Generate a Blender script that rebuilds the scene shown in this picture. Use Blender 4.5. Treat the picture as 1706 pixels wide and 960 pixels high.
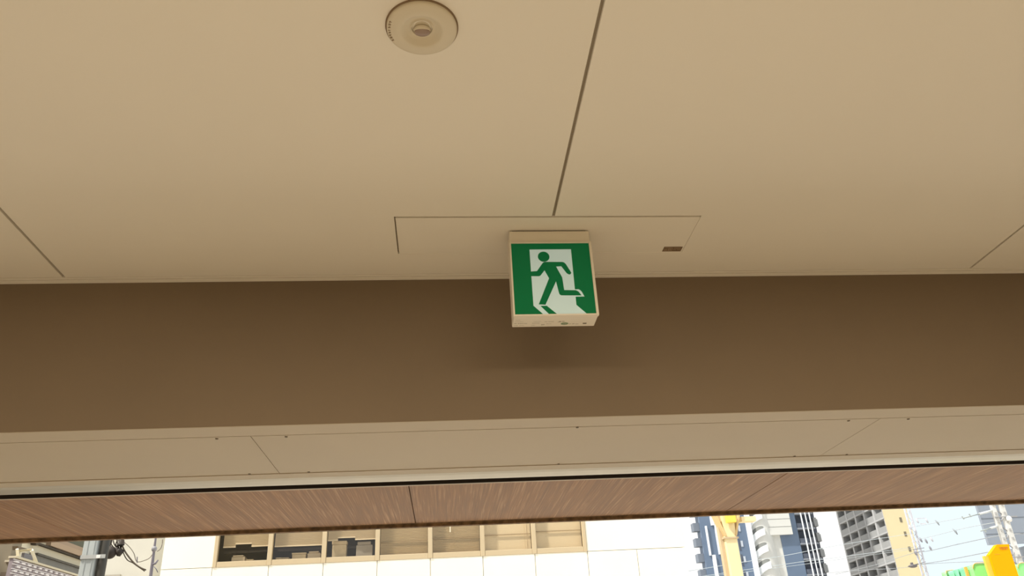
import bpy, bmesh, math, random
from mathutils import Vector, Matrix
random.seed(7)
for o in list(bpy.data.objects): bpy.data.objects.remove(o)
scn = bpy.context.scene
col = scn.collection

# ------------------------------------------------------------------ camera
F = 1295.0
AX = Vector((0.9957729, -0.0758667, -0.0517749))      # camera right
AY = Vector((0.0117147, -0.4541844, 0.8908307))       # camera up
AF = Vector((0.0910998, 0.8876716, 0.4513757))        # camera forward
EYE = Vector((0, 0, 1.6))
cd = bpy.data.cameras.new('camera'); cam = bpy.data.objects.new('camera', cd); col.objects.link(cam)
m = Matrix((AX, AY, -AF)).transposed().to_4x4(); m.translation = EYE
cam.matrix_world = m
cd.sensor_fit = 'HORIZONTAL'; cd.sensor_width = 36; cd.lens = 36*F/1706; cd.clip_start = 0.02; cd.clip_end = 1500
scn.camera = cam

# ------------------------------------------------------------------ exposure, sky, sun, added fill lamps
vs = scn.view_settings
vs.view_transform = 'Standard'; vs.look = 'None'; vs.exposure = 0.0; vs.gamma = 1.0; vs.use_curve_mapping = False

w = bpy.data.worlds.new('sky'); scn.world = w; w.use_nodes = True
nt = w.node_tree; nt.nodes.clear()
def N(t, **k):
    n = nt.nodes.new(t)
    for a, b in k.items(): setattr(n, a, b)
    return n
wo = N('ShaderNodeOutputWorld'); bg = N('ShaderNodeBackground'); tc = N('ShaderNodeTexCoord')
no = N('ShaderNodeTexNoise'); no.inputs['Scale'].default_value = 2.2; no.inputs['Detail'].default_value = 4
sx = N('ShaderNodeSeparateXYZ'); ad = N('ShaderNodeMath', operation='MULTIPLY_ADD'); ad.inputs[1].default_value = 0.12
rp = N('ShaderNodeValToRGB')                            # hazy white towards the sun side, pale blue away from it
rp.color_ramp.elements[0].position = 0.515; rp.color_ramp.elements[0].color = (1.10, 1.09, 1.06, 1)
rp.color_ramp.elements[1].position = 0.57; rp.color_ramp.elements[1].color = (0.89, 1.01, 1.08, 1)
nt.links.new(tc.outputs['Generated'], no.inputs['Vector']); nt.links.new(tc.outputs['Generated'], sx.inputs[0])
nt.links.new(no.outputs['Fac'], ad.inputs[0]); nt.links.new(sx.outputs[0], ad.inputs[2])
nt.links.new(ad.outputs[0], rp.inputs['Fac']); nt.links.new(rp.outputs[0], bg.inputs['Color'])
bg.inputs['Strength'].default_value = 1.0
nt.links.new(bg.outputs[0], wo.inputs[0])

sl = bpy.data.lights.new('sun', 'SUN'); sl.energy = 5.4; sl.angle = math.radians(3); sl.color = (1, 0.95, 0.86)
so = bpy.data.objects.new('sun', sl); col.objects.link(so)
so.rotation_euler = Vector((0.52, 0.27, -0.81)).to_track_quat('-Z', 'Y').to_euler()

INT = 45.0
for (x, y) in ((-0.7, 0.0), (1.1, 0.0), (0.2, -2.6)):  # area lights added out of view to brighten the shelter interior
    l = bpy.data.lights.new('unseen_fill_lamp', 'AREA'); l.shape = 'RECTANGLE'; l.size = 1.2; l.size_y = 0.9
    l.energy = INT; l.color = (1.0, 0.87, 0.68)
    o = bpy.data.objects.new('unseen_fill_lamp', l); col.objects.link(o); o.location = (x, y, 2.61)

# ------------------------------------------------------------------ helpers
def ray(x, y): return AX*((x-853)/F) + AY*(-(y-480)/F) + AF
def atY(x, y, Y): d = ray(x, y); return EYE + d*(Y/d.y)
def atX(x, y, X): d = ray(x, y); return EYE + d*(X/d.x)

MATS = {}
def mat(name, c, rough=0.6, metal=0.0, var=0.0, vscale=6.0, bump=0.0, bscale=200.0, emit=None, es=0.0, spec=None):
    if name in MATS: return MATS[name]
    M = bpy.data.materials.new(name); M.use_nodes = True; t = M.node_tree
    b = t.nodes['Principled BSDF']
    b.inputs['Base Color'].default_value = (*c, 1); b.inputs['Roughness'].default_value = rough; b.inputs['Metallic'].default_value = metal
    if spec is not None: b.inputs['Specular IOR Level'].default_value = spec
    geo = t.nodes.new('ShaderNodeNewGeometry')
    if var > 0:
        n = t.nodes.new('ShaderNodeTexNoise'); n.inputs['Scale'].default_value = vscale; n.inputs['Detail'].default_value = 5
        t.links.new(geo.outputs['Position'], n.inputs['Vector'])
        r = t.nodes.new('ShaderNodeValToRGB')
        r.color_ramp.elements[0].position = 0.3; r.color_ramp.elements[1].position = 0.7
        r.color_ramp.elements[0].color = (*[max(0, v*(1-var)) for v in c], 1); r.color_ramp.elements[1].color = (*[min(1, v*(1+var)) for v in c], 1)
        t.links.new(n.outputs['Fac'], r.inputs['Fac']); t.links.new(r.outputs[0], b.inputs['Base Color'])
    if bump > 0:
        n = t.nodes.new('ShaderNodeTexNoise'); n.inputs['Scale'].default_value = bscale
        t.links.new(geo.outputs['Position'], n.inputs['Vector'])
        bp = t.nodes.new('ShaderNodeBump'); bp.inputs['Strength'].default_value = bump; bp.inputs['Distance'].default_value = 0.001
        t.links.new(n.outputs['Fac'], bp.inputs['Height']); t.links.new(bp.outputs[0], b.inputs['Normal'])
    if emit: b.inputs['Emission Color'].default_value = (*emit, 1); b.inputs['Emission Strength'].default_value = es
    MATS[name] = M; return M

class MB:
    def __init__(s): s.bm = bmesh.new()
    def box(s, a, b):
        x0, x1 = sorted((a[0], b[0])); y0, y1 = sorted((a[1], b[1])); z0, z1 = sorted((a[2], b[2]))
        v = [s.bm.verts.new(p) for p in ((x0,y0,z0),(x1,y0,z0),(x1,y1,z0),(x0,y1,z0),(x0,y0,z1),(x1,y0,z1),(x1,y1,z1),(x0,y1,z1))]
        for f in ((0,3,2,1),(4,5,6,7),(0,1,5,4),(1,2,6,5),(2,3,7,6),(3,0,4,7)): s.bm.faces.new([v[i] for i in f])
        return s
    def prism(s, pts, off):                 # polygon of 3-D points swept by off
        off = Vector(off); a = [s.bm.verts.new(p) for p in pts]; b = [s.bm.verts.new(Vector(p)+off) for p in pts]
        n = len(pts); s.bm.faces.new(a); s.bm.faces.new(b[::-1])
        for i in range(n): s.bm.faces.new((a[i], b[i], b[(i+1) % n], a[(i+1) % n]))
        return s
    def tube(s, pts, r, n=8, cap=True):
        pts = [Vector(p) for p in pts]; rings = []
        rr = r if isinstance(r, (list, tuple)) else [r]*len(pts)
        for i, p in enumerate(pts):
            d = (pts[min(i+1, len(pts)-1)] - pts[max(i-1, 0)]).normalized()
            u = d.cross(Vector((0, 0, 1)));  u = u if u.length > 1e-3 else d.cross(Vector((1, 0, 0)))
            u.normalize(); v = d.cross(u)
            rings.append([s.bm.verts.new(p + (u*math.cos(2*math.pi*k/n) + v*math.sin(2*math.pi*k/n))*rr[i]) for k in range(n)])
        for a, b in zip(rings, rings[1:]):
            for k in range(n): s.bm.faces.new((a[k], a[(k+1) % n], b[(k+1) % n], b[k]))
        if cap: s.bm.faces.new(rings[0][::-1]); s.bm.faces.new(rings[-1])
        return s
    def lathe(s, prof, c, n=96, axis='z'):
        rings = []
        for r, h in prof:
            if r < 1e-6: rings.append([s.bm.verts.new((c[0], c[1], c[2]+h))])
            else: rings.append([s.bm.verts.new((c[0]+r*math.cos(2*math.pi*k/n), c[1]+r*math.sin(2*math.pi*k/n), c[2]+h)) for k in range(n)])
        for a, b in zip(rings, rings[1:]):
            for k in range(n):
                A = [a[k % len(a)], a[(k+1) % len(a)]]; B = [b[(k+1) % len(b)], b[k % len(b)]]
                f = []
                for q in A+B:
                    if q not in f: f.append(q)
                if len(f) > 2: s.bm.faces.new(f)
        return s
    def sphere(s, c, r, sc=(1,1,1), u=24, v=16):
        mt = Matrix.Translation(c) @ Matrix.Diagonal((r*sc[0], r*sc[1], r*sc[2], 1))
        bmesh.ops.create_uvsphere(s.bm, u_segments=u, v_segments=v, radius=1, matrix=mt); return s
    def build(s, name, m, parent=None, smooth=False, bevel=0.0, seg=2):
        bmesh.ops.recalc_face_normals(s.bm, faces=s.bm.faces[:])
        me = bpy.data.meshes.new(name); s.bm.to_mesh(me); s.bm.free()
        me.materials.append(m)
        if smooth: me.polygons.foreach_set('use_smooth', [True]*len(me.polygons))
        o = bpy.data.objects.new(name, me); col.objects.link(o)
        if parent is not None:
            o.parent = parent
            if parent.type == 'EMPTY' or parent.matrix_basis != Matrix(): o.matrix_parent_inverse = parent_world(parent).inverted()
        if bevel > 0:
            b = o.modifiers.new('bevel', 'BEVEL'); b.width = bevel; b.segments = seg; b.limit_method = 'ANGLE'
        return o
def parent_world(o):
    m = o.matrix_basis.copy()
    if o.parent: m = parent_world(o.parent) @ o.matrix_parent_inverse @ m
    return m
def B(a, b): return MB().box(a, b)
def tag(o, label=None, cat=None, group=None, kind=None):
    if label: o['label'] = label
    if cat: o['category'] = cat
    if group: o['group'] = group
    if kind: o['kind'] = kind
    return o
def empty(name, loc, label=None, cat=None, group=None, kind=None, rz=0.0):
    o = bpy.data.objects.new(name, None); o.empty_display_size = 0.1; col.objects.link(o)
    o.location = loc; o.rotation_euler = (0, 0, rz)
    return tag(o, label, cat, group, kind)
def rep(src, parent, loc_off):
    c = src.copy(); col.objects.link(c); c.parent = parent; c.matrix_parent_inverse = src.matrix_parent_inverse.copy()
    c.location = src.location + Vector(loc_off); return c
def wallquad(pts, Y, th=0.02):              # pixel outline put on the real plane y=Y
    return [atY(px, py, Y) for px, py in pts]

# ------------------------------------------------------------------ materials
CEIL = mat('ceiling_paint', (0.835, 0.775, 0.675), 0.7, var=0.02, vscale=1.2, bump=0.06, bscale=260)
SOFF = mat('soffit_paint', (0.48, 0.40, 0.29), 0.6, var=0.03, vscale=2.0)
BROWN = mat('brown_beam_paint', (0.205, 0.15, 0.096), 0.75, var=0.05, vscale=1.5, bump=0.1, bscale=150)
ALU = mat('satin_aluminium', (0.44, 0.40, 0.32), 0.38, metal=0.5, var=0.04, vscale=9)
BLACK = mat('black_rubber', (0.03, 0.02, 0.014), 0.8)
PLAST = mat('cream_plastic', (0.84, 0.77, 0.65), 0.42)
SENSP = mat('sensor_plastic', (0.68, 0.60, 0.46), 0.45)
DARKB = mat('dark_brown_edge', (0.19, 0.115, 0.055), 0.8, var=0.55, vscale=38)
SCREW = mat('screw_head', (0.12, 0.085, 0.05), 0.5, metal=0.4)
FLOOR = mat('floor_tile', (0.62, 0.56, 0.46), 0.5, var=0.06, vscale=3)
GROUND = mat('pale_paving', (0.54, 0.50, 0.44), 0.9, var=0.08, vscale=2)
SHADEWALL = mat('inner_wall_paint', (0.60, 0.53, 0.41), 0.75, var=0.03)

def wood():
    M = bpy.data.materials.new('reeded_wood'); M.use_nodes = True; t = M.node_tree; b = t.nodes['Principled BSDF']
    geo = t.nodes.new('ShaderNodeNewGeometry')
    def noise(sx, sy, scale, det, dist=0.0):
        mp = t.nodes.new('ShaderNodeMapping'); mp.inputs['Scale'].default_value = (sx, sy, 1)
        n = t.nodes.new('ShaderNodeTexNoise'); n.inputs['Scale'].default_value = scale; n.inputs['Detail'].default_value = det; n.inputs['Distortion'].default_value = dist
        t.links.new(geo.outputs['Position'], mp.inputs['Vector']); t.links.new(mp.outputs[0], n.inputs['Vector']); return n
    a = noise(85, 1.6, 1.9, 3, 0.5); c = noise(20, 0.7, 1.0, 2, 0.8); big = noise(1.2, 1.2, 1.0, 2)
    r = t.nodes.new('ShaderNodeValToRGB'); e = r.color_ramp.elements
    e[0].position = 0.36; e[0].color = (0.235, 0.118, 0.048, 1); e[1].position = 0.72; e[1].color = (0.44, 0.26, 0.13, 1)
    k = r.color_ramp.elements.new(0.55); k.color = (0.29, 0.14, 0.050, 1)
    t.links.new(a.outputs['Fac'], r.inputs['Fac'])
    r2 = t.nodes.new('ShaderNodeValToRGB'); r2.color_ramp.elements[0].position = 0.35; r2.color_ramp.elements[0].color = (0.92, 0.91, 0.90, 1)
    r2.color_ramp.elements[1].position = 0.65; r2.color_ramp.elements[1].color = (1.08, 1.08, 1.08, 1)
    t.links.new(c.outputs['Fac'], r2.inputs['Fac'])
    mx = t.nodes.new('ShaderNodeMix'); mx.data_type = 'RGBA'; mx.blend_type = 'MULTIPLY'; mx.inputs['Factor'].default_value = 1
    t.links.new(r.outputs[0], mx.inputs['A']); t.links.new(r2.outputs[0], mx.inputs['B']); t.links.new(mx.outputs['Result'], b.inputs['Base Color'])
    bp = t.nodes.new('ShaderNodeBump'); bp.inputs['Strength'].default_value = 0.5; bp.inputs['Distance'].default_value = 0.002
    t.links.new(a.outputs['Fac'], bp.inputs['Height']); t.links.new(bp.outputs[0], b.inputs['Normal'])
    b.inputs['Roughness'].default_value = 0.6
    return M
WOOD = wood()

def glass(name, tint, mixf):
    M = bpy.data.materials.new(name); M.use_nodes = True; t = M.node_tree; t.nodes.clear()
    o = t.nodes.new('ShaderNodeOutputMaterial'); tr = t.nodes.new('ShaderNodeBsdfTransparent'); g = t.nodes.new('ShaderNodeBsdfGlossy'); mx = t.nodes.new('ShaderNodeMixShader')
    tr.inputs['Color'].default_value = (*tint, 1); g.inputs['Roughness'].default_value = 0.02; mx.inputs[0].default_value = mixf
    t.links.new(tr.outputs[0], mx.inputs[1]); t.links.new(g.outputs[0], mx.inputs[2]); t.links.new(mx.outputs[0], o.inputs[0]); return M
GLASS = glass('window_glass', (0.95, 0.93, 0.88), 0.03)

# ------------------------------------------------------------------ setting: shelter interior
ZC = 2.642; YE = 1.985; ZS = 2.221; XL, XR = -4.94, 5.51
tag(B((XL, -5, -0.1), (XR, 3.6, 0.0)).build('floor', FLOOR), kind='structure')
tag(B((-400, -60, -0.25), (500, 500, -0.12)).build('ground', GROUND), kind='structure')
tag(B((XL-0.15, -5.15, -0.1), (XL, 2.07, 3.2)).build('wall_left', SHADEWALL), kind='structure')
tag(B((XR, -5.15, -0.1), (XR+0.15, 2.07, 3.2)).build('wall_right', SHADEWALL), kind='structure')
tag(B((XL, -5.15, -0.1), (XR, -5.0, 3.2)).build('wall_back', SHADEWALL), kind='structure')

ceiling = tag(B((XL, -5.0, ZC+0.0085), (XR, YE, 3.2)).build('ceiling', mat('ceiling_backing', (0.36, 0.30, 0.22), 0.8)), kind='structure')  # backing coloured darker than the panels so the joint gaps look shaded
HX0, HX1, HY0, HY1 = -0.1140, 0.6690, 1.652, 1.840          # hatch opening
edges = [-4.94, -3.635, -2.330, -1.0195, 0.2850, 1.5945, 2.900, 4.205, 5.51]
g = 0.0036
for a, b in zip(edges, edges[1:]):
    mb = MB(); y0, y1 = -4.99, 1.955
    if a < 0.2 < b + 1 and b <= 0.29 and a > -1.1:            # panel left of the middle joint: notched for the hatch
        mb.prism([(a+g, y0, ZC), (b-g, y0, ZC), (b-g, HY0, ZC), (HX0, HY0, ZC), (HX0, HY1, ZC), (b-g*0.2, HY1, ZC), (b-g*0.2, y1, ZC), (a+g, y1, ZC)], (0, 0, 0.0083))
    elif 0.28 < a < 0.3:
        mb.prism([(a+g, y0, ZC), (b-g, y0, ZC), (b-g, y1, ZC), (a+g*0.2, y1, ZC), (a+g*0.2, HY1, ZC), (HX1, HY1, ZC), (HX1, HY0, ZC), (a+g, HY0, ZC)], (0, 0, 0.0083))
    else: mb.box((a+g, y0, ZC), (b-g, y1, ZC+0.0083))
    mb.build('ceiling_panel', CEIL, ceiling, bevel=0.0006, seg=1)

# edge bead where the ceiling meets the beam: two shallow steps
bead = tag(MB().box((XL, 1.9565, ZC-0.001), (XR, 1.966, ZC+0.0083)).box((XL, 1.968, ZC-0.003), (XR, 1.985, ZC+0.0083)).build('trim_1', CEIL, bevel=0.0008, seg=1), kind='structure')

# beam
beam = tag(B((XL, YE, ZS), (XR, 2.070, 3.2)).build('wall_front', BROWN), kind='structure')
# outer wall above the opening, and slab roof
tag(B((XL-0.15, 2.07, 2.30), (XR+0.15, 2.60, 3.2)).build('wall_outer', SHADEWALL), kind='structure')
tag(B((XL-0.4, -5.4, 3.2), (XR+0.4, 2.7, 3.5)).build('roof', SHADEWALL), kind='structure')

# lintel soffit : cover strip, screwed panels, aluminium head rail
soffit = tag(B((XL, YE+0.001, ZS-0.0015), (XR, 2.0705, ZS-0.0001)).build('trim_2', SOFF), kind='structure')
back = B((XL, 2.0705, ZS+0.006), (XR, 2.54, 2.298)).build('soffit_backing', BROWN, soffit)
jx = [-4.94, -4.0345, -2.272, -0.5095, 1.253, 3.0155, 4.778, 5.51]
for a, b in zip(jx, jx[1:]):
    B((a+0.0009, 2.0712, ZS-0.0022), (b-0.0009, 2.4790, ZS+0.0059)).build('soffit_panel', SOFF, soffit)
scr = None
for j in jx[1:-1]:
    for dx in (-0.0905, 0.0905):
        for yy in (2.0835, 2.4725):
            if scr is None: scr = MB().lathe([(0, -0.0022), (0.0032, -0.0019), (0.0042, -0.0008), (0.0042, 0.0004)], (j+dx, yy, ZS-0.0022), 16).build('screw', SCREW, soffit); s0 = (j+dx, yy)
            else: rep(scr, soffit, (j+dx-s0[0], yy-s0[1], 0))
for a, b in zip(jx[1:], jx[2:]):
    for yy in (2.0735, 2.4735): rep(scr, soffit, ((a+b)/2-s0[0], yy-s0[1], 0))
B((XL, 2.4795, ZS-0.0042), (XR, 2.536, ZS+0.006)).build('edge_strip', SOFF, soffit)
rail = MB()
prof = [(2.5365, ZS-0.0042), (2.556, ZS-0.007), (2.60, ZS-0.0075), (2.630, ZS-0.005), (2.648, ZS+0.001), (2.650, ZS+0.02), (2.5365, ZS+0.02)]
rail.prism([(XL, y, z) for y, z in prof], (XR-XL, 0, 0))
tag(rail.build('trim_3', ALU), kind='structure')
slot = tag(B((XL, 2.650, ZS+0.05), (XR, 2.71, ZS+0.10)).build('trim_4', BLACK), kind='structure')
B((XL, 2.6505, ZS+0.006), (XR, 2.6545, ZS+0.05)).build('seal', BLACK, slot)
B((XL, 2.7015, ZS-0.0008), (XR, 2.7060, ZS+0.05)).build('seal', BLACK, slot)

# timber soffit of the outside canopy
canopy = tag(MB().box((XL-0.3, 2.7065, ZS+0.014), (XR+0.3, 3.42, ZS+0.30)).build('trim_5', DARKB), kind='structure')
wj = [-5.24, -4.197, -2.838, -1.479, -0.1187, 1.2410, 2.600, 3.960, 5.81]
for a, b in zip(wj, wj[1:]):
    B((a+0.0015, 2.7205, ZS), (b-0.0015, 3.413, ZS+0.0138)).build('timber_board', WOOD, canopy, bevel=0.0008, seg=1)
B((XL-0.3, 2.7065, ZS-0.001), (XR+0.3, 2.719, ZS+0.0138)).build('edge_bead', SOFF, canopy)
B((XL-0.3, 3.4145, ZS-0.0005), (XR+0.3, 3.426, ZS+0.0138)).build('drip_strip', DARKB, canopy)
B((XL-0.3, 3.4265, ZS-0.0135), (XR+0.3, 3.450, ZS+0.30)).build('fascia', DARKB, canopy)

# ------------------------------------------------------------------ access hatch in the ceiling
hatch = empty('access_hatch', (0.2775, 1.745, ZC), 'flush cream access hatch in the ceiling, carrying the green exit sign', 'ceiling hatch')
B((HX0+0.0034, HY0+0.0075, ZC+0.0005), (HX1-0.0003, HY1-0.0002, ZC+0.0081)).build('cover_plate', CEIL, hatch, bevel=0.0005, seg=1)
plate = tag(B((0.612, 1.811, ZC-0.0004), (0.664, 1.836, ZC+0.0004)).build('name_plate', mat('plate_brown', (0.20, 0.13, 0.07), 0.5), hatch), 'small dark printed sticker')
PRL = mat('plate_print', (0.42, 0.31, 0.20), 0.5); mb = MB()
for x, wd, y, h in ((0.615,0.009,.8305,.002),(0.615,0.009,.8245,.002),(0.6270,0.0018,.819,.013),(0.6315,0.0018,.819,.013),(0.6365,0.001,.816,.017),(0.641,0.007,.8245,.0018),(0.651,0.010,.8245,.0018),(0.6415,.018,.8165,.002),(0.615,0.020,.8135,.0018)):
    mb.box((x, 1+y, ZC-0.0007), (x+wd, 1+y+h, ZC-0.0003))
mb.build('printed_lettering', PRL, plate)

# ------------------------------------------------------------------ occupancy sensor
SC = (-0.0280, 1.0245, ZC)
sens = empty('ceiling_sensor', SC, 'round cream motion sensor set flush in the ceiling, left of the middle joint', 'sensor')
MB().lathe([(0.030, 0.0), (0.0612, 0.0), (0.0618, -0.0015), (0.0618, -0.0062), (0.0600, -0.0080), (0.056, -0.0092), (0.046, -0.0112), (0.0385, -0.0118), (0.0350, -0.0108), (0.029, -0.0055), (0.0235, -0.0022), (0.0205, -0.0016), (0.0198, -0.0042), (0.0184, -0.0042), (0.0180, 0.0), (0.0178, 0.004)], SC, 128).build('cover_ring', SENSP, sens, smooth=True)
MB().lathe([(0.0642, 0.0002), (0.0642, -0.0022), (0.0600, -0.0026)], SC, 96).build('rim_shade_ring', mat('ring_shade_brown', (0.24, 0.16, 0.09), 0.8), sens, smooth=True)  # dark ring colours in the shade along the disc's rim
MB().lathe([(0.0181, -0.0006), (0.0196, -0.0032), (0.0186, -0.0036)], SC, 64).build('hole_shadow_gap', mat('ring_shade_brown', (0.24, 0.16, 0.09), 0.8), sens, smooth=True)
MB().lathe([(0.0177, 0.001), (0.0160, -0.0004), (0.0145, 0.0010), (0.0130, -0.0006), (0.0, 0.0005)], SC, 64).build('inner_barrel', mat('barrel_plastic', (0.62, 0.54, 0.40), 0.5), sens, smooth=True)
eye = MB().sphere((SC[0], SC[1]+0.0045, SC[2]-0.0030), 0.0150, (1.02, 0.84, 0.42), 32, 20).build('eyeball', SENSP, sens, smooth=True)
lens = MB().sphere((SC[0]+0.0003, SC[1]+0.0060, SC[2]-0.0062), 0.0140, (1.0, 0.70, 0.36), 32, 20).build('lens', mat('lens_tinted', (0.33, 0.24, 0.20), 0.2), eye, smooth=True)
SP = mat('sensor_print', (0.26, 0.18, 0.10), 0.6); mb = MB()
def dash(mb, ang, r0, r1, wd, z):           # radial stroke on the ring
    c, s = math.cos(ang), math.sin(ang); p = []
    for r, t in ((r0, -wd), (r1, -wd), (r1, wd), (r0, wd)): p.append((SC[0]+c*r-s*t, SC[1]+s*r+c*t, SC[2]+z))
    mb.prism(p, (0, 0, -0.0004))
a0 = 155
for ch in 'PASXIXOT':
    strokes = {'P': ((0,1,0),(3.2,.5,0),(1.6,.6,.4)), 'A': ((0,1,0),(2.6,1,0),(1.3,.5,.5)), 'S': ((0,.4,.6),(1.5,1,0),(3,.4,0)), 'X': ((0,1,0),(2.0,.6,.2)), 'I': ((0,1,0),), 'O': ((0,1,0),(2.4,1,0)), 'T': ((1.2,1,0),(0,.3,.7),(2.4,.3,.7))}[ch]
    for da, ln, st in strokes:
        dash(mb, math.radians(a0+da), 0.0525+0.0068*st, 0.0525+0.0068*(st+ln), 0.00075, -0.0090)
    a0 += 6.2
mb.build('printed_lettering', SP, sens)

# ------------------------------------------------------------------ exit sign
EX0, EX1, EYF, EYB, EZ0, EZ1 = 0.1755, 0.3880, 1.7140, 1.7820, 2.3945, 2.6385
sign = empty('exit_sign', ((EX0+EX1)/2, EYF+0.034, EZ0), 'green and white emergency exit sign box hanging from the ceiling hatch', 'exit sign')
B((EX0+0.002, EYF+0.004, 2.6015), (EX1-0.002, EYB, EZ1)).build('mounting_cap', PLAST, sign, bevel=0.002)
B((EX0+0.010, EYF+0.010, EZ1), (EX1-0.010, EYB-0.008, ZC+0.0004)).build('mounting_bracket', mat('bracket_dark', (0.08, 0.06, 0.04), 0.7), sign)
B((EX0+0.0015, EYF+0.006, EZ0), (EX1-0.0015, EYB, 2.6010)).build('housing', PLAST, sign, bevel=0.0022)
PX0, PX1, PZ0, PZ1 = 0.1800, 0.3815, 2.3992, 2.6004
fr = MB()
fr.box((EX0, EYF, EZ0+0.0005), (PX0, EYF+0.010, 2.6045)).box((PX1, EYF, EZ0+0.0005), (EX1, EYF+0.010, 2.6045))
fr.box((PX0, EYF, EZ0+0.0005), (PX1, EYF+0.010, PZ0)).box((PX0, EYF, PZ1), (PX1, EYF+0.010, 2.6045))
fr.build('frame', PLAST, sign, bevel=0.0007, seg=2)
GREEN = mat('exit_green', (0.002, 0.14, 0.045), 0.25, emit=(0.0, 0.10, 0.030), es=0.35, spec=0.2)
WHITE = mat('exit_white', (0.56, 0.68, 0.64), 0.25, emit=(0.42, 0.60, 0.60), es=0.30, spec=0.2)
panel = B((PX0, EYF+0.0030, PZ0), (PX1, EYF+0.0058, PZ1)).build('sign_panel', GREEN, sign)
def U(u, v, d): return (PX0+u*(PX1-PX0), EYF+d, PZ0+v*(PZ1-PZ0))
def layer(name, pts, m, d):
    return MB().prism([U(u, v, d) for u, v in pts], (0, 0.0003, 0)).build(name, m, panel)
tag(layer('doorway', [(.232,.912),(.764,.912),(.764,.123),(.882,0.002),(.345,0.002),(.232,.120)], WHITE, 0.0026), 'white doorway shape')
layer('foot_outline', [(.700,.335),(.810,.338),(.830,.325),(.846,.305),(.875,.236),(.700,.236)], WHITE, 0.0024)
body = [(.223,.594),(.307,.599),(.38,.705),(.395,.722),(.415,.730),(.635,.727),(.66,.719),(.68,.696),(.733,.586),(.738,.572),(.735,.560),(.718,.546),(.697,.552),(.68,.566),(.619,.666),(.553,.662),(.618,.506),(.629,.328),(.775,.324),(.803,.307),(.822,.282),(.838,.251),(.587,.256),(.567,.27),(.56,.295),(.536,.451),(.381,.13),(.298,.136),(.452,.496),(.403,.609),(.348,.537),(.328,.527),(.22,.529)]
fig = layer('running_figure', body, GREEN, 0.0022)
hc = (.4055, .805); hr = .0735
layer('figure_head', [(hc[0]+hr*math.cos(2*math.pi*k/40), hc[1]+hr*math.sin(2*math.pi*k/40)) for k in range(40)], GREEN, 0.0022)
layer('floor_shadow', [(.318,.115),(.396,.115),(.514,0.002),(.417,0.002)], GREEN, 0.0022)
# print on the underside of the housing
INK = mat('grey_print', (0.42, 0.37, 0.29), 0.6); mb = MB()
zz = EZ0-0.0003
for row, (y, x0, x1, h) in enumerate([(1.7375,.182,.194,.0016),(1.7475,.181,.203,.0012),(1.7475,.228,.248,.0014),(1.757,.181,.187,.0040),(1.757,.190,.213,.0034),(1.757,.226,.244,.0028),(1.7700,.181,.191,.0022),(1.7700,.195,.206,.0022),(1.769,.225,.234,.0022),(1.7485,.256,.264,.0034),(1.7485,.266,.279,.0030),(1.7620,.262,.274,.0022)]):
    x = x0
    while x < x1:
        wd = random.uniform(.0007, .0022); mb.box((x, y, zz), (min(x+wd, x1), y+h*random.uniform(.5, 1), EZ0+0.0002)); x += wd+.0006
for x, y, wd, h in ((.2500,1.7650,.0075,.006),(.2920,1.7475,.014,.0040),(.290,1.7520,.006,.0022),(.319,1.7640,.006,.0026),(.328,1.7630,.0055,.0040),(.3365,1.7650,.007,.0026)):
    mb.box((x, y, zz), (x+wd*.42, y+h, EZ0+.0002)).box((x+wd*.55, y, zz), (x+wd, y+h*.8, EZ0+.0002))
mb.build('printed_lettering', INK, sign)
B((.3545, 1.7600, zz), (.3640, 1.7668, EZ0+.0002)).build('printed_stamp', mat('dark_print', (0.20, 0.16, 0.11), 0.6), sign)
badge = MB().prism([(.3080+.0095*math.cos(a*math.pi/16), 1.7630+.0070*math.sin(a*math.pi/16), zz) for a in range(32)], (0, 0, .0005)).build('oval_badge', mat('badge_green', (0.20, 0.30, 0.16), 0.5), sign)
tag(badge, 'green oval certification badge')
MB().box((.3045, 1.7625, zz-.0002), (.3085, 1.7655, zz+.0002)).box((.3095, 1.7620, zz-.0002), (.3120, 1.7655, zz+.0002)).build('badge_mark', INK, badge)

# ================================================================== outside
WALLW = mat('white_cladding', (0.90, 0.86, 0.74), 0.6, var=0.02, vscale=1)
JOINT = mat('cladding_joint', (0.45, 0.40, 0.30), 0.8)
FRM = mat('window_frame_beige', (0.55, 0.44, 0.28), 0.5)
INTD = mat('office_dark', (0.10, 0.085, 0.08), 0.9)
BLIND = mat('blind_beige', (0.74, 0.63, 0.47), 0.7)
BLINDW = mat('blind_pale', (0.78, 0.68, 0.54), 0.7)

# -- white office building across the street
YF = 20.0
off = empty('office_building', (-0.6, YF, -0.12), 'white clad office building with a strip of seven beige framed windows', 'building')
WX = [-5.470, -4.186, -2.902, -1.618, -0.334, 0.950, 2.234, 3.518]      # mullion lines
WZ0, WZ1, ZT = 4.388, 5.95, 9.0
OX0, OX1 = -6.69, 6.05
core = MB()
core.box((OX0+.05, YF+0.06, -0.12), (OX1-.05, YF+0.30, WZ0-0.02)).box((OX0+.05, YF+0.06, WZ1+.02), (OX1-.05, YF+0.30, ZT))
core.box((OX0+.05, YF+0.06, WZ0-.02), (WX[0]-.05, YF+0.30, WZ1+.02)).box((WX[-1]+.05, YF+0.06, WZ0-.02), (OX1-.05, YF+0.30, WZ1+.02))
core.build('wall_core', JOINT, off)
B((OX0+.05, YF+2.6, -0.12), (OX1-.05, YF+8, ZT)).build('rear_block', INTD, off)
side = MB().box((OX0, YF+.3, -.12), (OX0+.06, YF+8, ZT)).box((OX1-.06, YF+.3, -.12), (OX1, YF+8, ZT)).box((OX0, YF, ZT), (OX1, YF+8, ZT+.15)); side.build('side_wall', WALLW, off)
gp = 0.006
cx = [OX0, WX[0]-.03] + WX[1:-1] + [WX[-1]+.03, 4.80, OX1]
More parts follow.
